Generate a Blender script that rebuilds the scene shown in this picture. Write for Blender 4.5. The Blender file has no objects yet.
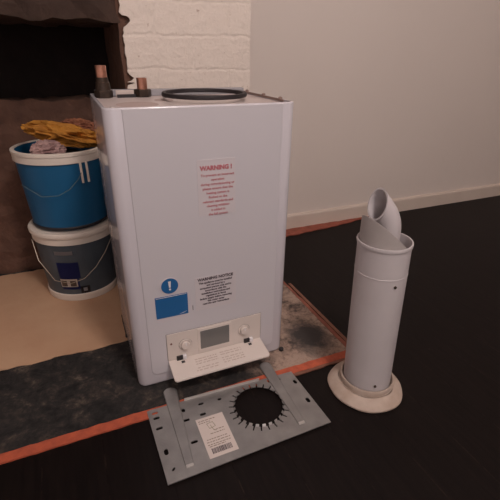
import bpy, bmesh, math, random
from mathutils import Vector, Matrix, noise
sc = bpy.context.scene
C = sc.collection
random.seed(7)
PI = math.pi

# ------------------------------------------------------------------ camera
F_PX, YAW, PITCH, ROLL = 409.17, 0.4148, 0.4517, 0.016
f = Vector((math.sin(YAW)*math.cos(PITCH), math.cos(YAW)*math.cos(PITCH), -math.sin(PITCH)))
r0 = Vector((math.cos(YAW), -math.sin(YAW), 0)); u0 = r0.cross(f)
r = r0*math.cos(ROLL) + u0*math.sin(ROLL); u = -r0*math.sin(ROLL) + u0*math.cos(ROLL)
cd = bpy.data.cameras.new('camera'); cam = bpy.data.objects.new('camera', cd); C.objects.link(cam)
cd.sensor_width = 36; cd.lens = F_PX/500*36; cd.clip_start = .01
M = Matrix((r, u, -f)).transposed().to_4x4(); M.translation = Vector((-0.0656, -0.8496, 0.8004))
cam.matrix_world = M
sc.camera = cam

# ------------------------------------------------------------------ light
w = bpy.data.worlds.new('world'); sc.world = w; w.use_nodes = True
w.node_tree.nodes['Background'].inputs[0].default_value = (.8, .72, .75, 1)
w.node_tree.nodes['Background'].inputs[1].default_value = .05
def lamp(name, kind, loc, energy, col, size, rot=(0, 0, 0)):
    l = bpy.data.lights.new(name, kind); l.energy = energy; l.color = col
    if kind == 'AREA': l.size = size
    else: l.shadow_soft_size = size
    o = bpy.data.objects.new(name, l); o.location = loc; o.rotation_euler = rot; C.objects.link(o); return o
lamp('ceiling_lamp_light', 'POINT', (.40, -1.30, 2.15), 69, (1, .89, .85), .16)
lamp('window_light', 'AREA', (-.6, -2.85, 1.5), 6, (.86, .88, 1), 1.2, (PI/2, 0, 0))
vs = sc.view_settings
vs.view_transform = 'Standard'; vs.look = 'None'; vs.gamma = 1; vs.use_curve_mapping = False; vs.exposure = 0.0

# ------------------------------------------------------------------ materials
def mat(name, col, rough=.5, metal=0, noise_col=None, nscale=20, namt=.5, bump=0, bscale=60, spec=None):
    m = bpy.data.materials.new(name); m.use_nodes = True
    nt = m.node_tree; b = nt.nodes['Principled BSDF']
    b.inputs['Base Color'].default_value = (*col, 1); b.inputs['Roughness'].default_value = rough
    b.inputs['Metallic'].default_value = metal
    if spec is not None: b.inputs['Specular IOR Level'].default_value = spec
    tc = nt.nodes.new('ShaderNodeTexCoord')
    if noise_col:
        n = nt.nodes.new('ShaderNodeTexNoise'); n.inputs['Scale'].default_value = nscale; n.inputs['Detail'].default_value = 6
        nt.links.new(tc.outputs['Object'], n.inputs['Vector'])
        ra = nt.nodes.new('ShaderNodeValToRGB'); ra.color_ramp.elements[0].position = .5-namt*.4; ra.color_ramp.elements[1].position = .5+namt*.4
        ra.color_ramp.elements[0].color = (*noise_col, 1); ra.color_ramp.elements[1].color = (*col, 1)
        nt.links.new(n.outputs['Fac'], ra.inputs[0]); nt.links.new(ra.outputs[0], b.inputs['Base Color'])
    if bump:
        n2 = nt.nodes.new('ShaderNodeTexNoise'); n2.inputs['Scale'].default_value = bscale; n2.inputs['Detail'].default_value = 5
        nt.links.new(tc.outputs['Object'], n2.inputs['Vector'])
        bp = nt.nodes.new('ShaderNodeBump'); bp.inputs['Strength'].default_value = bump; bp.inputs['Distance'].default_value = .01
        nt.links.new(n2.outputs['Fac'], bp.inputs['Height']); nt.links.new(bp.outputs[0], b.inputs['Normal'])
    return m
class NT:
    """small helper to write node maths"""
    def __init__(s, m): s.nt = m.node_tree; s.b = s.nt.nodes['Principled BSDF']; s.tc = s.nt.nodes.new('ShaderNodeTexCoord').outputs['Object']
    def L(s, a, b): s.nt.links.new(a, b)
    def noise(s, scale, detail=5, rough=.6, vec=None, dist=0):
        n = s.nt.nodes.new('ShaderNodeTexNoise'); n.inputs['Scale'].default_value = scale; n.inputs['Detail'].default_value = detail
        n.inputs['Roughness'].default_value = rough; n.inputs['Distortion'].default_value = dist
        s.L(vec or s.tc, n.inputs['Vector']); return n.outputs['Fac']
    def math(s, op, a, b=0.0, clamp=False):
        n = s.nt.nodes.new('ShaderNodeMath'); n.operation = op; n.use_clamp = clamp
        for i, v in enumerate((a, b)):
            if isinstance(v, (int, float)): n.inputs[i].default_value = v
            else: s.L(v, n.inputs[i])
        return n.outputs[0]
    def xyz(s):
        n = s.nt.nodes.new('ShaderNodeSeparateXYZ'); s.L(s.tc, n.inputs[0]); return n.outputs
    def ramp(s, fac, stops):
        n = s.nt.nodes.new('ShaderNodeValToRGB'); e = n.color_ramp.elements
        while len(e) < len(stops): e.new(.5)
        for q, (p, c) in zip(e, stops): q.position = p; q.color = (*c, 1) if len(c) == 3 else c
        s.L(fac, n.inputs[0]); return n.outputs[0]
    def mix(s, fac, a, b):
        n = s.nt.nodes.new('ShaderNodeMix'); n.data_type = 'RGBA'
        for i, v in ((0, fac), (6, a), (7, b)):
            if isinstance(v, (int, float)): n.inputs[i].default_value = v
            elif isinstance(v, tuple): n.inputs[i].default_value = (*v, 1)
            else: s.L(v, n.inputs[i])
        return n.outputs[2]
    def bump(s, h, st=.5, d=.01):
        n = s.nt.nodes.new('ShaderNodeBump'); n.inputs['Strength'].default_value = st; n.inputs['Distance'].default_value = d
        s.L(h, n.inputs['Height']); s.L(n.outputs[0], s.b.inputs['Normal'])

white_enamel = mat('white_enamel', (.575, .55, .58), .28)
white_shell = mat('white_shell', (.57, .54, .575), .13)
cream_plastic = mat('cream_plastic', (.66, .585, .54), .45)
top_metal = mat('top_metal', (.60, .52, .50), .35, 0, (.52, .43, .41), 14, .6)
dark_rubber = mat('dark_rubber', (.018, .014, .016), .55)
black_plastic = mat('black_plastic', (.02, .016, .018), .45)
lcd = mat('lcd_grey', (.17, .165, .16), .25)
sticker = mat('sticker_clear_white', (.595, .552, .572), .36)
blue_print = mat('blue_print', (.012, .11, .30), .45)
red_ink = mat('red_ink', (.46, .13, .15), .6)
black_ink = mat('black_ink', (.07, .05, .06), .6)
white_ink = mat('white_ink', (.72, .70, .72), .6)
tan_ink = mat('tan_ink', (.50, .40, .36), .6)
copper = mat('copper', (.70, .36, .26), .3, .85, (.40, .18, .13), 60, .5)
old_brass = mat('old_brass', (.075, .05, .036), .45, .6, (.03, .02, .017), 80, .6)
steel = mat('zinc_steel', (.36, .345, .335), .42, .6, (.24, .23, .225), 25, .8, .05, 200)
steel_lip = mat('zinc_edge', (.55, .52, .50), .4, .5)
paper = mat('paper_label', (.62, .54, .50), .7)
flue_white = mat('flue_white', (.56, .52, .53), .38, 0, (.51, .465, .47), 9, .7)
flue_grey = mat('flue_grey', (.44, .40, .39), .5, 0, (.38, .34, .325), 14, .7)
flue_inner = mat('flue_inner', (.30, .25, .22), .6)
seal_cream = mat('seal_cream', (.56, .47, .41), .65, 0, (.36, .26, .20), 22, .8, .15, 60)
tub_blue = mat('tub_blue', (.010, .105, .235), .4)
tub_grey = mat('tub_grey', (.075, .095, .115), .45, 0, (.05, .065, .08), 12, .6)
tub_rim = mat('tub_white_rim', (.74, .66, .58), .5)
label_blue = mat('label_navy', (.008, .018, .12), .45)
wire = mat('wire', (.45, .38, .30), .4, .6)
yellow_cloth = mat('yellow_cloth', (.50, .22, .025), .8, 0, (.30, .11, .012), 20, .6, .3, 60)
rust_cloth = mat('rust_cloth', (.34, .13, .06), .85, 0, (.16, .05, .03), 24, .7, .3, 60)
pink_cloth = mat('pink_cloth', (.50, .33, .30), .85, 0, (.20, .11, .11), 30, .7, .3, 60)
black_cloth = mat('black_cloth', (.03, .03, .035), .5, 0, (.015, .015, .02), 20, .6, .3, 60)
soot_brick = mat('soot_brick', (.075, .042, .030), .95, 0, (.030, .017, .013), 9, .8, .8, 30)
brown_brick = mat('brown_brick', (.15, .075, .050), .95, 0, (.07, .035, .025), 16, .8, .8, 40)
fireback = mat('soot_black', (.020, .012, .010), .98, 0, (.010, .006, .005), 9, .8, .6, 30)
plain_wall = mat('plain_wall', (.745, .665, .615), .75, 0, (.72, .64, .59), 3, .8, .08, 25)
skirt_paint = mat('skirt_paint', (.70, .60, .53), .5, 0, (.64, .54, .47), 9, .7)
ceil_paint = mat('ceil_paint', (.65, .60, .57), .8)
strip_red = mat('strip_red', (.56, .115, .052), .75, 0, (.36, .075, .04), 45, .6, .3, 90)
strip_dull = mat('strip_dull', (.36, .12, .075), .8, 0, (.17, .055, .04), 25, .8, .3, 60)
strip_mid = mat('strip_mid', (.42, .115, .07), .8, 0, (.20, .06, .04), 30, .7, .3, 60)
strip_wood = mat('strip_wood', (.26, .11, .07), .7, 0, (.15, .06, .04), 40, .7)
slab_tan = mat('slab_tan', (.60, .39, .25), .85, 0, (.50, .29, .175), 7, .8, .12, 50)

# white painted brick: courses and joints as relief
def painted_brick():
    m = mat('painted_brick', (.74, .65, .58), .7); n = NT(m)
    x, y, z = n.xyz()
    co = n.nt.nodes.new('ShaderNodeCombineXYZ'); n.L(x, co.inputs[0]); n.L(z, co.inputs[1])
    wob = n.noise(9, 3); wob = n.math('MULTIPLY', wob, .03)
    co2 = n.nt.nodes.new('ShaderNodeCombineXYZ'); n.L(n.math('ADD', x, wob), co2.inputs[0]); n.L(n.math('ADD', n.math('SUBTRACT', z, .041), wob), co2.inputs[1])
    br = n.nt.nodes.new('ShaderNodeTexBrick'); n.L(co2.outputs[0], br.inputs['Vector'])
    br.inputs['Scale'].default_value = 1; br.inputs['Brick Width'].default_value = .23; br.inputs['Row Height'].default_value = .0905
    br.inputs['Mortar Size'].default_value = .007; br.inputs['Mortar Smooth'].default_value = 1
    big = n.noise(30, 6, .6); fine = n.noise(150, 3)
    h = n.math('ADD', n.math('MULTIPLY', br.outputs['Fac'], -.16), n.math('ADD', n.math('MULTIPLY', big, .9), n.math('MULTIPLY', fine, .12)))
    n.bump(h, .7, .009)
    dirt = n.noise(48, 3, .5)
    spots = n.ramp(dirt, [(.0, (.40, .29, .24)), (.27, (.48, .37, .31)), (.33, (.74, .65, .58)), (1, (.76, .67, .60))])
    n.L(spots, n.b.inputs['Base Color'])
    return m
painted = painted_brick()

def floor_mat():
    m = mat('black_boards', (.008, .005, .005), .5, spec=.14); n = NT(m)
    x, y, z = n.xyz()
    fr = n.math('FRACT', n.math('DIVIDE', n.math('ADD', x, 10 - .393), .125))
    seam = n.math('LESS_THAN', fr, .022)
    mp = n.nt.nodes.new('ShaderNodeMapping'); mp.inputs['Scale'].default_value = (9, .8, 1); n.L(n.tc, mp.inputs[0])
    grain = n.noise(9, 5, .6, mp.outputs[0])
    base = n.ramp(grain, [(.3, (.0045, .0028, .0028)), (.7, (.010, .0062, .0055))])
    dust = n.ramp(n.noise(26, 8, .7), [(.66, (0, 0, 0)), (.76, (1, 1, 1))])
    c = n.mix(n.math('MULTIPLY', dust, .5), base, (.06, .042, .036))
    sn = n.ramp(n.noise(30, 3), [(.45, (.004, .002, .002)), (.65, (.022, .014, .011))])
    c = n.mix(seam, c, sn)
    n.L(c, n.b.inputs['Base Color'])
    n.bump(n.math('SUBTRACT', n.math('MULTIPLY', grain, .3), seam), .4, .003)
    return m

def hearth_mat():
    m = mat('worn_hearth', (.3, .22, .18), .9); n = NT(m)
    x, y, z = n.xyz()
    big = n.noise(7, 6, .65); mid = n.noise(16, 6, .7, dist=.5); fine = n.noise(60, 5, .7)
    sooty = n.ramp(n.math('ADD', n.math('MULTIPLY', mid, .7), n.math('MULTIPLY', fine, .35)),
                   [(.42, (.007, .006, .006)), (.54, (.022, .019, .018)), (.60, (.045, .034, .028)), (.69, (.12, .095, .075))])
    pale = n.ramp(n.math('ADD', n.math('MULTIPLY', big, .62), n.math('MULTIPLY', fine, .42)),
                  [(.36, (.020, .015, .014)), (.44, (.09, .065, .055)), (.52, (.27, .19, .15)), (.60, (.40, .29, .23)), (.72, (.22, .18, .16))])
    k = n.math('MULTIPLY', n.math('SUBTRACT', n.math('ADD', x, n.math('MULTIPLY', big, .18)), .36), 14, True)
    c = n.mix(k, sooty, pale)
    # one dark scorch on the pale end of the hearth
    dx = n.math('SUBTRACT', x, .525); dy = n.math('SUBTRACT', y, .025)
    d = n.math('SQRT', n.math('ADD', n.math('MULTIPLY', dx, dx), n.math('MULTIPLY', n.math('MULTIPLY', dy, dy), .55)))
    s = n.math('MULTIPLY', n.math('SUBTRACT', .92, n.math('ADD', n.math('MULTIPLY', d, 7), n.math('MULTIPLY', mid, .7))), 3, True)
    c = n.mix(n.math('MULTIPLY', s, 1.0, True), c, (.05, .042, .04))
    n.L(c, n.b.inputs['Base Color'])
    n.bump(n.math('ADD', mid, n.math('MULTIPLY', fine, .4)), .5, .006)
    return m

# ------------------------------------------------------------------ mesh helpers
def link(name, bm, m, parent=None, smooth=False, loc=None):
    bmesh.ops.recalc_face_normals(bm, faces=bm.faces)
    me = bpy.data.meshes.new(name); bm.to_mesh(me); bm.free()
    o = bpy.data.objects.new(name, me); C.objects.link(o)
    if m: me.materials.append(m)
    if smooth:
        for p in me.polygons: p.use_smooth = True
        me.update()
        try: me.set_sharp_from_angle(angle=math.radians(38))
        except Exception: pass
    if parent:
        o.parent = parent
        o.matrix_parent_inverse = Matrix.Translation(-parent.location)
    return o
def thing(name, label, cat, loc, group=None):
    o = bpy.data.objects.new(name, None); o.empty_display_size = .05; C.objects.link(o)
    o.location = loc; o['label'] = label; o['category'] = cat
    if group: o['group'] = group
    return o
def tag(o, label, cat, group=None):
    o['label'] = label; o['category'] = cat
    if group: o['group'] = group
    return o
def struct(o): o['kind'] = 'structure'; return o
def box(bm, a, b, bev=0, seg=2):
    g = bmesh.ops.create_cube(bm, size=1)
    vs_ = g['verts']
    for v in vs_:
        v.co = Vector([(a[i]+b[i])/2 + v.co[i]*(b[i]-a[i]) for i in range(3)])
    if bev:
        es = list({e for v in vs_ for e in v.link_edges})
        bmesh.ops.bevel(bm, geom=es, offset=bev, segments=seg, profile=.5, affect='EDGES')
    return vs_
def boxo(name, a, b, m, parent=None, bev=0, smooth=False):
    bm = bmesh.new(); box(bm, a, b, bev); return link(name, bm, m, parent, smooth or bev > 0)
def loft(bm, rings, cap0=True, cap1=True, closed=True):
    R = [[bm.verts.new(p) for p in ring] for ring in rings]
    n = len(R[0])
    for a, b in zip(R[:-1], R[1:]):
        for i in range(n if closed else n-1):
            bm.faces.new((a[i], a[(i+1) % n], b[(i+1) % n], b[i]))
    if cap0: bm.faces.new(R[0][::-1])
    if cap1: bm.faces.new(R[-1])
    return R
def lathe(bm, prof, c=(0, 0, 0), n=64, axis=None, wob=0, cap0=False, cap1=False):
    """profile of (radius, height) around a z axis through c; axis = (dx, dy) lean per metre"""
    rings = []
    for k, (rr, h) in enumerate(prof):
        ring = []
        for i in range(n):
            a = 2*PI*i/n
            q = rr*(1 + wob*noise.noise(Vector((math.cos(a)*1.6, math.sin(a)*1.6, 3.1))))
            ax = axis or (0, 0)
            ring.append((c[0]+q*math.cos(a)+ax[0]*h, c[1]+q*math.sin(a)+ax[1]*h, c[2]+h))
        rings.append(ring)
    return loft(bm, rings, cap0, cap1)
def rrect(x0, y0, x1, y1, rs, n=6):
    """rounded rectangle; rs = radii for corners (x0,y0),(x1,y0),(x1,y1),(x0,y1)"""
    P = []
    for (cx, cy, sx, sy, a0), rr in zip(((x0, y0, 1, 1, PI), (x1, y0, -1, 1, 1.5*PI), (x1, y1, -1, -1, 0), (x0, y1, 1, -1, .5*PI)), rs):
        for i in range(n+1):
            a = a0 + .5*PI*i/n
            P.append((cx+sx*rr+rr*math.cos(a), cy+sy*rr+rr*math.sin(a)))
    return P
def prism_xz(bm, pts, y0, y1, bev=0):
    """flat outline in xz, front face y0, back y1; optional small chamfer at the front"""
    cx = sum(p[0] for p in pts)/len(pts); cz = sum(p[1] for p in pts)/len(pts)
    rings = [[(x, y1, z) for x, z in pts]]
    if bev:
        rings.append([(x, y0+bev, z) for x, z in pts])
        rings.append([(x-math.copysign(min(bev, abs(x-cx)), x-cx), y0, z-math.copysign(min(bev, abs(z-cz)), z-cz)) for x, z in pts])
    else: rings.append([(x, y0, z) for x, z in pts])
    loft(bm, rings)
def prism_xy(bm, pts, z0, z1):
    loft(bm, [[(x, y, z0) for x, y in pts], [(x, y, z1) for x, y in pts]])
def sweep(bm, path, rad, n=16, cap=True, up=Vector((0, 1, 0))):
    path = [Vector(p) for p in path]; rings = []
    rads = rad if isinstance(rad, list) else [rad]*len(path)
    for i, p in enumerate(path):
        t = (path[min(i+1, len(path)-1)] - path[max(i-1, 0)]).normalized()
        a = up if abs(t.dot(up)) < .95 else Vector((1, 0, 0))
        s = t.cross(a).normalized(); b = s.cross(t)
        rings.append([p + rads[i]*(s*math.cos(2*PI*k/n) + b*math.sin(2*PI*k/n)) for k in range(n)])
    loft(bm, rings, cap, cap)
def text(name, body, size, loc, m, parent, rot=(PI/2, 0, 0), align='CENTER', ext=.0002, space=1.0, bold=0.0):
    cu = bpy.data.curves.new(name, 'FONT'); cu.body = body; cu.size = size; cu.align_x = align; cu.extrude = ext; cu.offset = bold
    cu.space_line = space; cu.resolution_u = 2
    t = bpy.data.objects.new(name+'_tmp', cu); C.objects.link(t)
    bpy.context.view_layer.update()
    me = bpy.data.meshes.new_from_object(t.evaluated_get(bpy.context.evaluated_depsgraph_get()))
    bpy.data.objects.remove(t)
    me.transform(Matrix.Translation(loc) @ Matrix.Rotation(rot[2], 4, 'Z') @ Matrix.Rotation(rot[0], 4, 'X'))
    me.materials.clear(); me.materials.append(m)
    o = bpy.data.objects.new(name, me); C.objects.link(o); o.parent = parent
    o.matrix_parent_inverse = Matrix.Identity(4)
    return o
def sub(name, bm, m, parent, smooth=False):
    """a sub-part: parent is a part whose own frame is already at the world origin"""
    o = link(name, bm, m, None, smooth); o.parent = parent
    o.matrix_parent_inverse = parent.matrix_parent_inverse.copy() if False else Matrix.Identity(4)
    return o
def rough_box(bm, a, b, step=.03, amp=.006, seed=0):
    vs_ = box(bm, a, b)
    es = list({e for v in vs_ for e in v.link_edges})
    n = [max(1, int(abs(b[i]-a[i])/step)) for i in range(3)]
    for ax in range(3):
        ee = [e for e in bm.edges if abs((e.verts[0].co-e.verts[1].co)[ax]) > 1e-6 and abs((e.verts[0].co-e.verts[1].co).length-abs(b[ax]-a[ax])) < 1e-5]
        if n[ax] > 1: bmesh.ops.subdivide_edges(bm, edges=ee, cuts=n[ax]-1, use_grid_fill=True)
    for v in bm.verts:
        p = v.co*18+Vector((seed, 0, 0)); v.co += Vector((noise.noise(p), noise.noise(p+Vector((9, 0, 0))), noise.noise(p+Vector((0, 9, 0)))))*amp*1.6

# ------------------------------------------------------------------ room shell
XR, XL, YB, ZC = 3.2, -1.5, -3.0, 2.5
struct(boxo('floor', (XL-.1, YB-.1, -.10), (XR+.1, .86, -.003), floor_mat()))
struct(boxo('ceiling', (XL-.1, YB-.1, ZC), (XR+.1, 1.1, ZC+.1), ceil_paint))
struct(boxo('wall_alcove', (.45, .828, -.1), (XR+.1, 1.1, ZC), plain_wall))
struct(boxo('wall_right', (XR, YB, -.1), (XR+.1, .828, ZC), plain_wall))
struct(boxo('wall_left', (XL-.1, YB, -.1), (XL, 1.1, ZC), plain_wall))
struct(boxo('wall_rear', (XL-.1, YB-.1, -.1), (XR+.1, YB, ZC), plain_wall))
bm = bmesh.new()
sk = [(.828, -.003), (.810, -.003), (.810, .062), (.812, .068), (.817, .0718), (.828, .0718)]
loft(bm, [[(x, y, z) for y, z in sk] for x in (.45, XR)])
struct(link('baseboard_alcove', bm, skirt_paint))
# chimney breast: brick core, bare lintel, painted face with its ragged edge
bm = bmesh.new(); rough_box(bm, (.114, .511, -.1), (.50, .90, ZC), .05, .003, 3)
struct(link('wall_jamb', bm, brown_brick))
bm = bmesh.new(); rough_box(bm, (XL, .510, .872), (.16, .90, 1.30), .03, .010, 5)
box(bm, (XL, .53, 1.29), (.16, .90, ZC))
struct(link('wall_lintel', bm, soot_brick))
edge = [(.121, -.003), (.118, .30), (.122, .55), (.121, .697), (.123, .704), (.1225, .713), (.134, .716), (.146, .711), (.143, .724), (.131, .733), (.126, .741), (.1265, .757),
        (.1275, .773), (.1235, .79), (.126, .812), (.1235, .835), (.128, .857), (.137, .863), (.1475, .873), (.146, .880), (.140, .885), (.126, .887), (.119, .894), (.122, .905), (.124, .911), (.118, .95), (.124, 1.1), (.12, ZC)]
bm = bmesh.new()
edge = sorted(edge, key=lambda p: p[1])
fine = []
for (xa, za), (xb, zb) in zip(edge[:-1], edge[1:]):
    nn = max(1, int((zb-za)/.006)) if za > .6 and zb < 1.0 else 1
    for k in range(nn):
        z = za+(zb-za)*k/nn
        fine.append((xa+(xb-xa)*k/nn + (.0030*noise.noise(Vector((z*130, 1, 2))) if nn > 1 else 0), z))
fine.append(edge[-1])
loft(bm, [[(x, .509, z), (x, .50, z), (.518, .50, z), (.518, .509, z)] for x, z in fine])
box(bm, (.498, .505, -.003), (.5175, .90, ZC))
struct(link('wall_chimney', bm, painted))
bm = bmesh.new(); rough_box(bm, (XL, .90, -.1), (.50, 1.05, 1.0), .06, .006, 8)
struct(link('wall_fireplace_back', bm, fireback))
bm = bmesh.new(); rough_box(bm, (XL, .82, -.05), (.12, .92, .64), .035, .009, 11)
struct(link('wall_fireback', bm, brown_brick))

# hearth
h = thing('hearth', 'worn concrete hearth with sooty patches and an orange-red painted border set in the black floor', 'hearth', (.0, -.10, -.003))
bm = bmesh.new(); box(bm, (XL, -.0785, -.02), (.6035, .52, 0)); box(bm, (XL, .515, -.02), (.12, .83, 0))
link('concrete_bed', bm, hearth_mat(), h)
def ragged(pts, amp=.003, step=.02, seed=0):
    out = []
    for i, p in enumerate(pts):
        q = pts[(i+1) % len(pts)]; d = math.dist(p, q); n = max(1, int(d/step))
        for k in range(n):
            x = p[0]+(q[0]-p[0])*k/n; y = p[1]+(q[1]-p[1])*k/n
            v = Vector((x*40+seed, y*40, seed)); out.append((x+amp*noise.noise(v), y+amp*noise.noise(v+Vector((0, 0, 7)))))
    return out
def flat(name, pts, z0, z1, m, parent=None, rag=.003, step=.02, seed=0):
    bm = bmesh.new(); prism_xy(bm, ragged(pts, rag, step, seed) if rag else pts, z0, z1)
    bmesh.ops.triangulate(bm, faces=[f_ for f_ in bm.faces if len(f_.verts) > 4])
    return link(name, bm, m, parent)
flat('sandy_slab', [(XL+.01, .212), (-.001, .212), (-.001, .36), (.10, .36), (.10, .80), (XL+.01, .80)], -.002, .003, slab_tan, h, .011, .02, 2)
flat('border_strip', [(XL+.01, -.104), (.612, -.104), (.600, -.078), (XL+.01, -.078)], -.01, .0015, strip_red, h, .003, .015, 5)['label'] = 'orange-red painted border strip along the front'
flat('border_strip', [(.601, -.078), (.614, -.10), (.614, .16), (.610, .36), (.603, .36)], -.01, .0012, strip_dull, h, .003, .015, 9)['label'] = 'dull red border strip at the right end'
flat('worn_edge', [(.39, -.112), (.616, -.113), (.616, -.102), (.39, -.103)], -.01, .0008, strip_wood, h, .004, .012, 12)
boxo('edge_batten', (.6145, -.104, -.01), (.6265, .33, .004), strip_wood, h, .001)
struct(flat('trim_1', [(.45, .736), (.85, .736), (1.0, .752), (1.13, .760), (1.30, .790), (1.42, .800), (1.44, .809), (.45, .809)], -.004, .0015, strip_mid, None, .010, .03, 4))

# ------------------------------------------------------------------ boiler
W, D, H = .4180, .3124, .70
bo = thing('boiler', 'white wall-hung gas boiler standing upright on the hearth with its control flap open', 'boiler', (W/2, D/2, 0))
def prof(ins, z, rf=.021, bow=.0035):
    P = rrect(ins, ins, W-ins, D, (max(rf-ins, .002),)*2 + (.003, .003), 8)
    return [(x, y - (bow*(1-((x-W/2)/(W/2))**2) if y < .03 else 0), z) for x, y in P]
bm = bmesh.new()
loft(bm, [prof(.008, 0), prof(.0035, .0015), prof(.0008, .005), prof(0, .010), prof(0, .30), prof(0, H-.003), prof(.0008, H-.0008), prof(.002, H), prof(.0065, H), prof(.0075, H-.007)])
# stop the front below the inner panel
link('casing', bm, white_shell, bo, True)
BOW = lambda x: -.0035*(1-((x-W/2)/(W/2))**2)
# raised centre panel follows the slight bow
def bowed(name, outl, proud, m, parent, thick=.004, bev=.0008):
    bm = bmesh.new(); cx = sum(p[0] for p in outl)/len(outl); cz = sum(p[1] for p in outl)/len(outl)
    xs = sorted({round(p[0], 5) for p in outl})
    prism_xz(bm, outl, -proud, thick-proud, bev)
    bmesh.ops.triangulate(bm, faces=[f_ for f_ in bm.faces if len(f_.verts) > 4])
    for x in [min(xs)+(max(xs)-min(xs))*k/12 for k in range(1, 12)]:
        bmesh.ops.bisect_plane(bm, geom=bm.verts[:]+bm.edges[:]+bm.faces[:], plane_co=(x, 0, 0), plane_no=(1, 0, 0))
    for v in bm.verts: v.co.y += BOW(v.co.x)
    return link(name, bm, m, parent)
bowed('front_panel', rrect(.0355, .036, W-.0355, H-.002, (.014, .014, .001, .001)), .0017, white_enamel, bo)
FY = -.0035-.0022            # front of the panel at its middle
def fy(x): return BOW(x)-.0022
tp = boxo('top_panel', (.008, .008, H-.012), (W-.008, D-.004, H-.006), top_metal, bo)
pink = mat('blanking_pink', (.44, .34, .32), .6)
for cx, cy, rx, ry in ((.082, .10, .045, .050), (.155, .17, .022, .03), (.34, .21, .03, .03)):
    bm = bmesh.new(); lathe(bm, [(1, 0), (1, .0006)], (0, 0, 0), 28, cap0=True, cap1=True)
    for v in bm.verts: v.co = Vector((cx+v.co.x*rx, cy+v.co.y*ry, H-.0062+v.co.z))
    link('knockout_cover', bm, pink, bo)
bm = bmesh.new()
box(bm, (.012, D-.03, H-.006), (W-.012, D-.002, H+.009), .001)
link('rear_rail', bm, mat('rail_grey', (.33, .32, .34), .5), bo)
bm = bmesh.new()
box(bm, (W-.012, .045, H-.004), (W-.0095, D-.006, H+.0012), .0006)
for y in (.062, .155, .262):
    lathe(bm, [(.0048, 0), (.0048, .004), (.002, .0055)], (W-.0105, y, H+.0005), 12, cap0=True, cap1=True)
link('side_rail', bm, mat('rail_brown', (.30, .21, .18), .5, .3), bo, True)
for cx, cy in ((.023, .045), (.025, .25)):
    bm = bmesh.new(); lathe(bm, [(.005, 0), (.005, .003), (.003, .0045)], (cx, cy, H-.006), 16, cap0=True, cap1=True)
    link('screw', bm, steel_lip, bo, True)
# bracket with dark slot between the pipes
boxo('slot_bracket', (.058, .262, H-.006), (.106, .268, H+.010), mat('slot_pale', (.55, .46, .42), .5), bo, .001)
boxo('slot', (.060, .250, H-.006), (.104, .2615, H+.001), black_plastic, bo)
for (px, py, top, hasbody) in ((.030, .262, .068, 1), (.123, .262, .040, 0)):
    bm = bmesh.new()
    lathe(bm, [(.0125, 0), (.0125, top), (.0105, top), (.0105, top-.03)], (px, py, H-.006+.004), 28, cap0=True, cap1=True)
    st = link('pipe_stub', bm, copper, bo, True); st['label'] = ('taller' if hasbody else 'shorter') + ' copper pipe stub'
    bm = bmesh.new()
    for z0, z1, rr in ((0, .018, .0215),):
        lathe(bm, [(rr*.9, z0), (rr, z0+.002), (rr, z1-.002), (rr*.9, z1)], (px, py, H-.006), 6, cap0=True, cap1=True)
    sub('compression_nut', bm, old_brass, st)
    if hasbody:
        bm = bmesh.new(); lathe(bm, [(.018, .017), (.0165, .030), (.0165, .034), (.0145, .036), (.0138, .046)], (px, py, H-.006), 28, cap0=True, cap1=True)
        sub('valve_body', bm, old_brass, st, True)
    st.matrix_parent_inverse = Matrix.Translation(-bo.location)

# red WARNING transfer
X0, X1 = .172, .276
warn = bowed('warning_sticker', rrect(.178, .460, .267, .589, (.001,)*4, 2), .0025, sticker, bo, .0006, 0)
lx = .2255
def ft(name, body, size, x, z, m, parent, **k): return text(name, body, size, (x, FY-.0006, z), m, parent, **k)
ft('heading', 'WARNING !', .0137, lx-.004, .5655, red_ink, warn, bold=.0007)
rows = ['To prevent an incorrect', 'operation', 'during commissioning or', 'please ensure that the', 'heating system is', 'flushed to the', 'relevant standards and', 'cleaning inhibitor', 'is added in', 'the full system']
ft('red_lettering', '\n'.join(rows), .0080, lx-.001, .5515, red_ink, warn, space=1.27, bold=.00015)
# black WARNING NOTICE
wn = bowed('notice_sticker', rrect(.160, .207, .268, .302, (.001,)*4, 2), .0025, sticker, bo, .0006, 0)
ft('heading', 'WARNING NOTICE', .0105, .2135, .2915, black_ink, wn, bold=.0005)
rows = ['This appliance must be installed', 'and serviced by a', 'competent person only and in', 'accordance with the', 'installation instructions and', 'regulations in force', 'Isolate supply before removing', 'this outer cover', 'read the user instructions']
ft('black_lettering', '\n'.join(rows), .0068, .2135, .2825, black_ink, wn, space=1.12, bold=.0003)
# blue mandatory transfer
bs = bowed('blue_sticker', rrect(.0605, .207, .140, .2675, (.001,)*4, 2), .0026, blue_print, bo, .0006, 0)
bm = bmesh.new()
prism_xz(bm, [(.0985+.0225*math.cos(2*PI*i/40), .2945+.0225*math.sin(2*PI*i/40)) for i in range(40)], fy(.1)-.0007, fy(.1)+.0003)
ring_back = sub('white_ring', bm, sticker, bs)
bm = bmesh.new()
prism_xz(bm, [(.0985+.0205*math.cos(2*PI*i/40), .2945+.0205*math.sin(2*PI*i/40)) for i in range(40)], fy(.1)-.0012, fy(.1)+.0003)
sub('blue_disc', bm, blue_print, bs)
bm = bmesh.new(); yy = fy(.1)-.0016
prism_xz(bm, [(.0965, .2905), (.1005, .2905), (.1018, .3075), (.0952, .3075)], yy, yy+.001)
prism_xz(bm, [(.0985+.0026*math.cos(2*PI*i/14), .2855+.0026*math.sin(2*PI*i/14)) for i in range(14)], yy, yy+.001)
sub('exclamation_mark', bm, white_ink, bs)
bm = bmesh.new(); yy = fy(.1)-.0012
prism_xz(bm, [(.0625, .2648), (.138, .2648), (.138, .2658), (.0625, .2658)], yy, yy+.0006)
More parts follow.
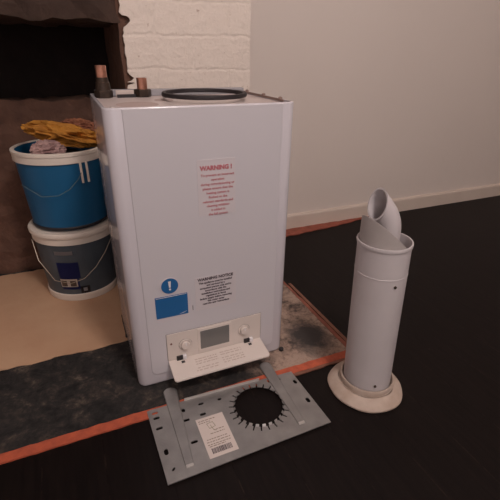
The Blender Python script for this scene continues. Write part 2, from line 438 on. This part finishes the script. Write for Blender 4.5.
sub('white_line', bm, white_ink, bs); bm = bmesh.new()
cv = [(.118+.018*t, .2105+.005*t*t) for t in [i/10 for i in range(11)]]
prism_xz(bm, cv + [(x, z+.0008*(1-abs(2*i/10-1))+.0002) for i, (x, z) in reversed(list(enumerate(cv)))], yy, yy+.0006)
sub('white_curve', bm, white_ink, bs)
# small upright mark right of the blue label
boxo('rating_mark', (.1515, fy(.15)-.0006, .213), (.1528, fy(.15)+.001, .226), black_ink, bo)

# control panel
z0, z1, x0, x1 = .0735, .1545, .0795, .3415
bowed('control_surround', rrect(x0-.0016, z0-.003, x1+.0016, z1+.0016, (.003,)*4, 4), .0026, mat('seam_grey', (.30, .27, .27), .6), bo, .002, .0003)
cp = bowed('control_panel', rrect(x0, z0-.003, x1, z1, (.002,)*4, 4), .0034, cream_plastic, bo, .002, .0005)
py = FY-.0012
bm = bmesh.new(); prism_xz(bm, rrect(.160, .077, .2535, .1505, (.002,)*4, 3), py-.0012, py+.002, .0004)
scr = sub('screen_bezel', bm, cream_plastic, cp)
bm = bmesh.new(); prism_xz(bm, rrect(.167, .0865, .2475, .1435, (.0015,)*4, 3), py-.0017, py+.002, .0002)
link('display_screen', bm, lcd, bo)
knob_line = mat('knob_line', (.30, .26, .24), .6)
for kx in (.1265, .291):
    bm = bmesh.new()
    prof_k = [(.0165, 0), (.0165, .0022), (.0150, .0030), (.0142, .0030), (.0142, .0010), (.0120, .0010), (.0118, .0075), (.0105, .0088)]
    lathe(bm, prof_k, (0, 0, 0), 40, cap0=True, cap1=True)
    bmesh.ops.rotate(bm, cent=(0, 0, 0), matrix=Matrix.Rotation(PI/2, 3, 'X'), verts=bm.verts)
    bmesh.ops.translate(bm, vec=(kx, fy(kx)-.0012, .1135), verts=bm.verts)
    kn = link('control_knob', bm, cream_plastic, bo, True)
    bm = bmesh.new(); box(bm, (kx-.0012, fy(kx)-.0108, .1145), (kx+.0012, fy(kx)-.0095, .1235), .0003)
    bm2 = bmesh.new(); sweep(bm2, [(kx+.0170*math.cos(2*PI*i/40), fy(kx)-.0016, .1135+.0170*math.sin(2*PI*i/40)) for i in range(41)], .0006, 6, False)
    sub('knob_surround', bm2, knob_line, kn)
    sub('pointer', bm, white_ink, kn)
bm = bmesh.new(); lathe(bm, [(.0028, 0), (.0028, .0012)], n=16, cap0=True, cap1=True)
bmesh.ops.rotate(bm, cent=(0, 0, 0), matrix=Matrix.Rotation(PI/2, 3, 'X'), verts=bm.verts); bmesh.ops.translate(bm, vec=(.090, fy(.09)-.001, .124), verts=bm.verts)
link('indicator_light', bm, mat('indicator', (.16, .05, .04), .4), bo)
for hx in (.113, .303):
    bm = bmesh.new(); box(bm, (hx-.012, fy(hx)-.006, .0690), (hx+.008, fy(hx)+.001, .0815), .0008)
    hb = link('hinge', bm, black_plastic, bo, True)
    bm = bmesh.new(); box(bm, (hx+.004, fy(hx)-.0085, .0700), (hx+.0135, fy(hx)-.001, .0825), .0008)
    sub('hinge_clip', bm, white_ink, hb, True)
bm = bmesh.new(); lathe(bm, [(.006, 0), (.007, .002), (.007, .008), (.005, .010)], (W-.004, -.003, 0), 16, cap0=True, cap1=True)
link('rubber_foot', bm, dark_rubber, bo, True)
# open flap
fl = []
zf = lambda d: .0705 - .115*d
outl = rrect(x0, -.0745, x1, -.004, (.008, .008, .001, .001), 6)
bm = bmesh.new()
loft(bm, [[(x, y, zf(-y)-.0045) for x, y in outl], [(x, y, zf(-y)-.0006) for x, y in outl], [(x+(.0007 if x < .2 else -.0007), y+.0005, zf(-y)) for x, y in outl]])
flap = link('control_flap', bm, cream_plastic, bo); flap['label'] = 'cream hinged flap folded down open below the controls'
for hx in (.1165, .3065):
    bm = bmesh.new(); box(bm, (hx-.006, -.022, zf(.020)-.0005), (hx+.003, -.015, zf(.0185)+.0008))
    sub('hinge_slot', bm, black_plastic, flap)
bm = bmesh.new()
for (ax, bx, ys) in ((.145, .205, (-.022, -.030, -.038, -.052)), (.215, .275, (-.020, -.028, -.040, -.048, -.056)), (.140, .20, (-.060,))):
    for y in ys:
        x = ax
        while x < bx:
            l = random.uniform(.004, .013); box(bm, (x, y-.0012, zf(-y)-.0002), (min(x+l, bx), y+.0012, zf(-y)+.0004)); x += l+random.uniform(.002, .005)
sub('printed_guide', bm, tan_ink, flap)

# gasket ring lying on top
bm = bmesh.new()
R1, R2 = .1015, .0925
lathe(bm, [(R1, .0), (R1+.001, .004), (R1, .0085), (R1-.002, .0095), (R2+.002, .0095), (R2, .0085), (R2-.001, .004), (R2, 0), (R1, 0)], (.2535, .163, H+.0022), 96)
tag(link('gasket_ring', bm, dark_rubber, None, True), 'round black rubber gasket ring lying on top of the white boiler', 'gasket')

# ------------------------------------------------------------------ fixing plate on the floor
pl = thing('mounting_plate', 'galvanised steel fixing plate with a toothed round hole lying flat before the boiler', 'bracket', (.2, -.18, 0))
def slot(cx, cy, l, w_, ang, n=5):
    P = []
    for s in (1, -1):
        for i in range(n+1):
            a = -PI/2 + PI*i/n + (0 if s > 0 else PI)
            P.append((s*(l-w_)/2 + w_/2*math.cos(a), w_/2*math.sin(a)))
    c, s_ = math.cos(ang), math.sin(ang)
    return [(cx+x*c-y*s_, cy+x*s_+y*c) for x, y in P]
outer = [(.002, -.086), (.012, -.0845), (.396, -.0975), (.402, -.286), (.006, -.292)]
HC, HR = (.2625, -.1745), .0635
teeth = []
NT_ = 24
for i in range(NT_):
    a = 2*PI*i/NT_; da = 2*PI/NT_
    for fa, rr in ((0, HR), (.2, HR), (.4, HR), (.60, HR), (.63, HR+.0115), (.80, HR+.0125), (.84, HR)):
        teeth.append((HC[0]+rr*math.cos(a+fa*da), HC[1]+rr*math.sin(a+fa*da)))
holes = [teeth]
for cx, cy, l, w_, ang in ((.019, -.0985, .013, .0055, 0), (.0195, -.115, .013, .006, 0), (.0195, -.147, .014, .006, 0), (.020, -.215, .014, .0075, PI/2), (.085, -.1165, .010, .007, PI/2),
                           (.084, -.148, .014, .006, 0), (.0845, -.214, .014, .006, 0), (.131, -.113, .012, .0055, 0), (.126, -.146, .013, .006, 0), (.179, -.116, .009, .006, 0),
                           (.322, -.1065, .010, .006, PI/2), (.387, -.136, .013, .0075, PI/2), (.386, -.205, .014, .0075, PI/2), (.025, -.262, .008, .004, .8), (.352, -.112, .007, .004, 0)):
    holes.append(slot(cx, cy, l*1.2, w_*1.3, ang))
bm = bmesh.new(); es = []
for loop in [outer]+holes:
    vv = [bm.verts.new((x, y, 0)) for x, y in loop]
    es += [bm.edges.new((vv[i], vv[(i+1) % len(vv)])) for i in range(len(vv))]
bmesh.ops.triangle_fill(bm, use_beauty=True, use_dissolve=False, edges=es)
inside = lambda p, L: sum(((L[i][1] > p[1]) != (L[i-1][1] > p[1])) and (p[0] < (L[i-1][0]-L[i][0])*(p[1]-L[i][1])/(L[i-1][1]-L[i][1])+L[i][0]) for i in range(len(L))) % 2
bad = [f_ for f_ in bm.faces if any(inside(f_.calc_center_median(), L) for L in holes)]
bmesh.ops.delete(bm, geom=bad, context='FACES_ONLY')
g = bmesh.ops.extrude_face_region(bm, geom=bm.faces[:])
for v in g['geom']:
    if isinstance(v, bmesh.types.BMVert): v.co.z += .0022
for v in bm.verts: v.co.z += .0022
link('plate', bm, steel, pl)
ZP = .0044

bm = bmesh.new()
loft(bm, [[(x, y0_, z) for y0_, z in ((-.0855-.0339*(x-.1)-.002, ZP-.001), (-.0855-.0339*(x-.1)-.002, ZP+.006), (-.0855-.0339*(x-.1), ZP+.006), (-.0855-.0339*(x-.1), ZP-.001))] for x in (.096, .300)])
link('folded_lip', bm, steel_lip, pl)
# teeth tips, bent up a little
bm = bmesh.new()
for i in range(NT_):
    da = 2*PI/NT_; a0 = 2*PI*i/NT_ - .10*da; a1 = a0 + .52*da
    P = []
    for rr, z in ((HR+.001, ZP-.0005), (HR-.004, ZP+.004)):
        for a in (a0, a1): P.append((HC[0]+rr*math.cos(a), HC[1]+rr*math.sin(a), z))
    v = [bm.verts.new(p) for p in (P[0], P[1], P[3], P[2])]
    v2 = [bm.verts.new((p[0], p[1], p[2]-.0012)) for p in (P[0], P[1], P[3], P[2])]
    bm.faces.new(v); bm.faces.new(v2[::-1])
    for k in range(4): bm.faces.new((v[k], v[(k+1) % 4], v2[(k+1) % 4], v2[k]))
link('bent_teeth', bm, steel, pl)
for (xa, xb, ya, yb, xs) in ((.0435, .0755, -.030, -.268, .014), (.3205, .3515, -.036, -.262, .004)):
    bm = bmesh.new(); P = []
    n = 12; wd = (xb-xa)/2; cxa = (xa+xb)/2
    for i in range(n+1):
        a = PI*i/n; P.append((cxa+xs*.7+wd*1.08*math.cos(a), ya-wd+wd*math.sin(a)))
    P += [(cxa-wd*.62+xs*0, yb), (cxa+wd*.55, yb)]
    R_ = [[(x, y, ZP-.001) for x, y in P], [(x, y, ZP+.0006) for x, y in P],
          [(cxa+(x-cxa)*.86, y-.002 if y > -.1 else y+.004, ZP+.0022) for x, y in P]]
    loft(bm, R_)
    s_ = link('hook_strap', bm, steel, pl)
    bm = bmesh.new(); box(bm, (cxa-wd*.55, yb-.003, ZP-.001), (cxa+wd*.5, yb+.004, ZP+.0026), .001); sub('strap_end', bm, steel_lip, s_, True)
pb = boxo('paper_label', (.1035, -.2695, ZP-.0005), (.1710, -.1575, ZP+.0004), paper, pl)
bm = bmesh.new(); x = .114
while x < .160:
    l = random.choice((.0008, .0012, .002)); box(bm, (x, -.2605, ZP), (x+l, -.2465, ZP+.0008)); x += l+random.choice((.0008, .0012))
sub('barcode', bm, black_ink, pb)
bm = bmesh.new()
for y, a, b in ((-.222, .112, .160), (-.229, .110, .165), (-.236, .110, .165), (-.241, .112, .150), (-.208, .125, .160), (-.200, .135, .160)):
    x = a
    while x < b: l = random.uniform(.003, .008); box(bm, (x, y-.0011, ZP), (min(x+l, b), y+.0011, ZP+.0007)); x += l+.0018
pbrown = mat('print_brown', (.30, .24, .20), .6)
sub('small_print', bm, pbrown, pb)
bm = bmesh.new()
for y, a, b in ((-.166, .108, .150), (-.172, .108, .135)):
    x = a
    while x < b: l = random.uniform(.003, .008); box(bm, (x, y-.0011, ZP), (min(x+l, b), y+.0011, ZP+.0007)); x += l+.0018
sub('printed_heading', bm, pbrown, pb)
bm = bmesh.new()
for (xa, ya, xb, yb) in ((.125, -.178, .140, -.176), (.140, -.176, .143, -.190), (.143, -.190, .128, -.193), (.128, -.193, .125, -.178), (.132, -.183, .136, -.200), (.136, -.200, .142, -.203)):
    sweep(bm, [(xa, ya, ZP+.0004), (xb, yb, ZP+.0004)], .0006, 6)
sub('printed_diagram', bm, mat('print_olive', (.28, .26, .16), .6), pb)

# ------------------------------------------------------------------ flue
fx, fyy, TR = .560, -.213, .0598
lean = (-.018, .03)
fu = thing('flue_pipe', 'white cylindrical flue pipe with a curved outlet on top standing upright on its round collar', 'flue pipe', (fx, fyy, 0))
ZT = .420
bm = bmesh.new()
pr = [(TR-.003, .010), (TR, .010), (TR, .012), (TR, .346), (TR, .3475), (TR+.0006, .348), (TR+.0006, .3505), (TR, .351), (TR, .3525), (TR, ZT-.008), (TR, ZT-.005), (TR+.0018, ZT-.004), (TR+.0026, ZT), (TR+.0018, ZT+.004), (TR-.001, ZT+.004), (TR-.002, ZT), (TR-.002, .05), (.001, .05)]
lathe(bm, pr, (fx, fyy, 0), 80, lean)
link('outer_tube', bm, flue_white, fu, True)
# worn tape mark near the top
bm = bmesh.new()
aa = [math.radians(-203+i*5) for i in range(17)]
for q, z in ((.0004, .298), (.0004, .330), (-.0008, .330), (-.0008, .298), (.0004, .298)):
    ring_ = [(fx+lean[0]*z+(TR+q)*math.cos(a), fyy+lean[1]*z+(TR+q)*math.sin(a), z) for a in aa]
    if q == .0004 and z == .298 and not bm.verts: rings = []
    rings.append(ring_)
loft(bm, rings, False, False, False)
link('tape_mark', bm, mat('tape_beige', (.55, .47, .42), .6, 0, (.54, .50, .49), 25, .8), fu)
for ang, z in ((-97, .333), (-110, .050)):
    a = math.radians(ang); bm = bmesh.new(); lathe(bm, [(.0034, 0), (.0034, .003), (.0015, .0042)], n=14, cap0=True, cap1=True)
    bmesh.ops.rotate(bm, cent=(0, 0, 0), matrix=Matrix.Rotation(PI/2, 3, 'Y'), verts=bm.verts)
    bmesh.ops.rotate(bm, cent=(0, 0, 0), matrix=Matrix.Rotation(a, 3, 'Z'), verts=bm.verts)
    bmesh.ops.translate(bm, vec=(fx+lean[0]*z+(TR-.0005)*math.cos(a), fyy+lean[1]*z+(TR-.0005)*math.sin(a), z), verts=bm.verts)
    link('screw', bm, old_brass, fu, True)['label'] = 'small dark screw head'
# slanted guard sleeve
cx, cy = fx+lean[0]*ZT, fyy+lean[1]*ZT
SR = TR-.003
rings = []
n = 72
def zcut(x): return ZT+.065 + (x-(cx-SR))*(-.101/(2*SR))
lo = []; hi = []; hi2 = []; lo2 = []
for i in range(n):
    a = 2*PI*i/n; x, y = cx+SR*math.cos(a), cy+SR*math.sin(a); zz = zcut(x)
    x2, y2 = cx+(SR-.0015)*math.cos(a), cy+(SR-.0015)*math.sin(a)
    lo.append((x, y, ZT-.06)); hi.append((x, y, zz)); hi2.append((x2, y2, zz)); lo2.append((x2, y2, ZT-.06))
bm = bmesh.new(); loft(bm, [lo, hi, hi2, lo2], False, False)
link('slanted_guard', bm, flue_grey, fu, True)
# curved outlet
ER, BEND, TH = .0292, .080, math.radians(44)
bx, by, bz = fx-.004, fyy+.014, .440
path = [(bx, by, .30), (bx, by, .36), (bx, by, bz)]
for i in range(1, 15):
    t = TH*i/14; path.append((bx-.96*BEND*(1-math.cos(t)), by+.28*BEND*(1-math.cos(t)), bz+BEND*math.sin(t)))
bm = bmesh.new()
sweep(bm, path, [ER]*(len(path)-1)+[ER+.0012], 48, False)
sweep(bm, path, [ER-.002]*len(path), 48, False)
# trim the mouth with an oblique cut
tan = (Vector(path[-1])-Vector(path[-2])).normalized(); MC = Vector(path[-1])+tan*.016; nm = Vector((-.955, .05, .29)).normalized()
bm.verts.ensure_lookup_table(); per = 48; L = len(path)
for k in list(range((L-1)*per, L*per))+list(range((2*L-1)*per, 2*L*per)):
    v = bm.verts[k]; v.co += tan*((MC-v.co).dot(nm)/tan.dot(nm))
# close the lip between the two walls
vs1 = bm.verts[:]; per = 48; L = len(path)
bm.verts.ensure_lookup_table()
o_last = [bm.verts[(L-1)*per+k] for k in range(per)]; i_last = [bm.verts[L*per+(L-1)*per+k] for k in range(per)]
for k in range(per): bm.faces.new((o_last[k], o_last[(k+1) % per], i_last[(k+1) % per], i_last[k]))
elb = link('curved_outlet', bm, flue_white, fu, True)
me_c = MC+Vector((.020, .004, -.004))
bm = bmesh.new(); sweep(bm, [me_c+Vector((.012, -.020, -.036)), me_c+Vector((.004, -.026, -.024)), me_c+Vector((-.002, -.022, -.018)), me_c+Vector((.002, -.016, -.014))], .0016, 8)
sub('clip', bm, white_ink, elb, True)
# wall seal collar at the foot
bm = bmesh.new()
lathe(bm, [(.093, -.0025), (.0965, .001), (.0965, .005), (.090, .012), (.080, .019), (.073, .023), (.071, .024)], (.556, -.2135, 0), 80, wob=.04, cap0=True)
lathe(bm, [(.0685, .020), (.0695, .036), (.0675, .039), (.0645, .038), (.0635, .034), (.0633, .020)], (fx-.001, fyy, 0), 80)
lathe(bm, [(.0712, .024), (.0690, .024), (.0680, .021), (.060, .020)], (.558, -.2125, 0), 80)
link('seal_collar', bm, seal_cream, fu, True)['label'] = 'cream round rubber seal collar at the foot'

# ------------------------------------------------------------------ paint tubs in the fireplace
TC = (-.098, .62)
def tub(name, label, z, hgt, r0_, r1_, m, base=True, rimh=.034):
    t = thing(name, label, 'bucket', (TC[0], TC[1], z))
    bm = bmesh.new()
    lathe(bm, [(r0_-.004, .0), (r0_, .003), (r1_-.002, hgt-rimh), (r1_-.002, hgt-.003), (r1_-.006, hgt-.003), (r1_-.007, hgt-.02), (r0_-.004, .006), (.001, .006)], (TC[0], TC[1], z), 72, cap0=True)
    link('tub_body', bm, m, t, True)
    bm = bmesh.new()
    lathe(bm, [(r1_-.002, hgt-rimh), (r1_+.003, hgt-rimh+.002), (r1_+.003, hgt-.012), (r1_+.005, hgt-.010), (r1_+.005, hgt-.002), (r1_+.001, hgt), (r1_-.006, hgt), (r1_-.007, hgt-.004)], (TC[0], TC[1], z), 72)
    link('rim', bm, tub_rim, t, True)['label'] = 'white rim'
    return t
lower = tub('paint_tub', 'dark grey paint tub with navy label, the lower of the two stacked in the fireplace', .003, .252, .118, .134, tub_grey)
bm = bmesh.new(); lathe(bm, [(.112, 0), (.122, .001), (.1235, .006), (.1235, .024), (.1205, .027), (.117, .020)], (TC[0], TC[1], .003), 72)
link('base_ring', bm, tub_rim, lower, True)
bm = bmesh.new(); lathe(bm, [(.132, -.008), (.142, -.006), (.143, .004), (.140, .009), (.10, .010)], (TC[0], TC[1], .255), 72, cap1=True)
link('lid', bm, tub_rim, lower, True)['label'] = 'white lid under the blue tub'
upper = tub('paint_tub', 'blue paint tub filled with rags, the upper of the two stacked in the fireplace', .268, .252, .121, .137, tub_blue)
bm = bmesh.new(); lathe(bm, [(.1235, .0035), (.1245, .010), (.122, .013)], (TC[0], TC[1], .268), 72)
link('foot_band', bm, black_plastic, upper, True)
def patch(name, a0, a1, z0_, z1_, m, parent, off=.0012, rfun=None, n=12):
    bm = bmesh.new(); rr = []
    for z in (z0_, z1_):
        k = rfun(z)+off
        rr.append([(TC[0]+k*math.cos(math.radians(a0+(a1-a0)*i/n)), TC[1]+k*math.sin(math.radians(a0+(a1-a0)*i/n)), z) for i in range(n+1)])
    loft(bm, rr, False, False, False); bmesh.ops.solidify(bm, geom=bm.faces[:], thickness=.0006)
    return link(name, bm, m, parent)
rl = lambda z: .118+.014*(z-.003)/.218
ru = lambda z: .121+.014*(z-.268)/.218
lb = patch('printed_label', -125, -93, .095, .157, label_blue, lower, rfun=rl)
patch('white_strip', -125, -99, .060, .092, tub_rim, lower, rfun=rl)
patch('barcode', -110, -101, .064, .086, mat('barcode_brown', (.16, .11, .08), .6), lower, .0018, rl)
patch('barcode', -124, -115, .064, .086, mat('barcode_brown2', (.16, .11, .08), .6), lower, .0018, rl)
patch('label_foot', -124, -96, .050, .0945, label_blue, lower, .0006, rl)
patch('pale_lettering', -124, -98, .186, .200, mat('faded_print', (.30, .27, .27), .6), lower, .0012, rl)
patch('dark_badge', -96, -82, .032, .060, black_plastic, lower, .0012, rl)
patch('badge_dot', -92, -86, .040, .054, mat('dot_grey', (.45, .45, .47), .5), lower, .002, rl)
def arcpt(a, z, rr): return (TC[0]+rr*math.cos(math.radians(a)), TC[1]+rr*math.sin(math.radians(a)), z)
bm = bmesh.new(); sweep(bm, [arcpt(-20, .226, .141), arcpt(-38, .212, .143), arcpt(-55, .176, .147), arcpt(-72, .135, .150), arcpt(-88, .103, .150), arcpt(-105, .090, .150), arcpt(-125, .100, .150), arcpt(-150, .160, .146), arcpt(-165, .224, .141)], .0010, 8)
link('wire_handle', bm, wire, lower, True)
bm = bmesh.new(); sweep(bm, [arcpt(-66, .470, .143), arcpt(-74, .440, .144), arcpt(-86, .412, .144), arcpt(-100, .395, .144), arcpt(-120, .392, .144), arcpt(-150, .42, .143)], .0010, 8)
link('wire_handle', bm, mat('wire_dim', (.10, .16, .17), .5), upper, True)
for a in (-68, -60):
    p = Vector(arcpt(a, 0, .1385)); bm = bmesh.new(); box(bm, (p.x-.0035, p.y-.006, .425), (p.x+.0035, p.y+.006, .490), .0015)
    link('handle_lug', bm, tub_rim, upper, True)

def rag(name, c, s, m, seed, label, cat, rot=0, folds=2.6, amp=.32):
    bm = bmesh.new(); bmesh.ops.create_icosphere(bm, subdivisions=5, radius=1)
    for v in bm.verts:
        p = v.co*folds+Vector((seed*3.1, seed, 0)); q = Vector((p.x*.5+p.y*.8, p.y*1.6-p.x*.4, p.z*1.3))
        n1 = 1-abs(noise.noise(q))*2.2; n2 = noise.noise(p*2.3)
        v.co *= 1+amp*(n1-.5)+.10*n2
        v.co = Vector((v.co.x*s[0], v.co.y*s[1], v.co.z*s[2]))
    bmesh.ops.rotate(bm, cent=(0, 0, 0), matrix=Matrix.Rotation(rot, 3, 'Y'), verts=bm.verts)
    bmesh.ops.translate(bm, vec=c, verts=bm.verts)
    return tag(link(name, bm, m, None, True), label, cat)
rag('yellow_cloth', (-.075, .60, .555), (.105, .060, .030), yellow_cloth, 2, 'crumpled yellow cloth piled on top in the blue tub', 'cloth', .25, 2.2, .4)
rag('rust_cloth', (-.030, .685, .560), (.055, .035, .028), rust_cloth, 5, 'rust-orange crumpled rag behind the yellow cloth in the blue tub', 'rag', .1)
rag('pink_rag', (-.130, .535, .520), (.045, .030, .030), pink_cloth, 7, 'pale pink crumpled rag at the front of the blue tub', 'rag', 0, 3.2)
rag('black_bag', (-.095, .62, .455), (.095, .092, .045), black_cloth, 9, 'dark bundled cloth filling the blue tub beneath the yellow cloth', 'cloth')
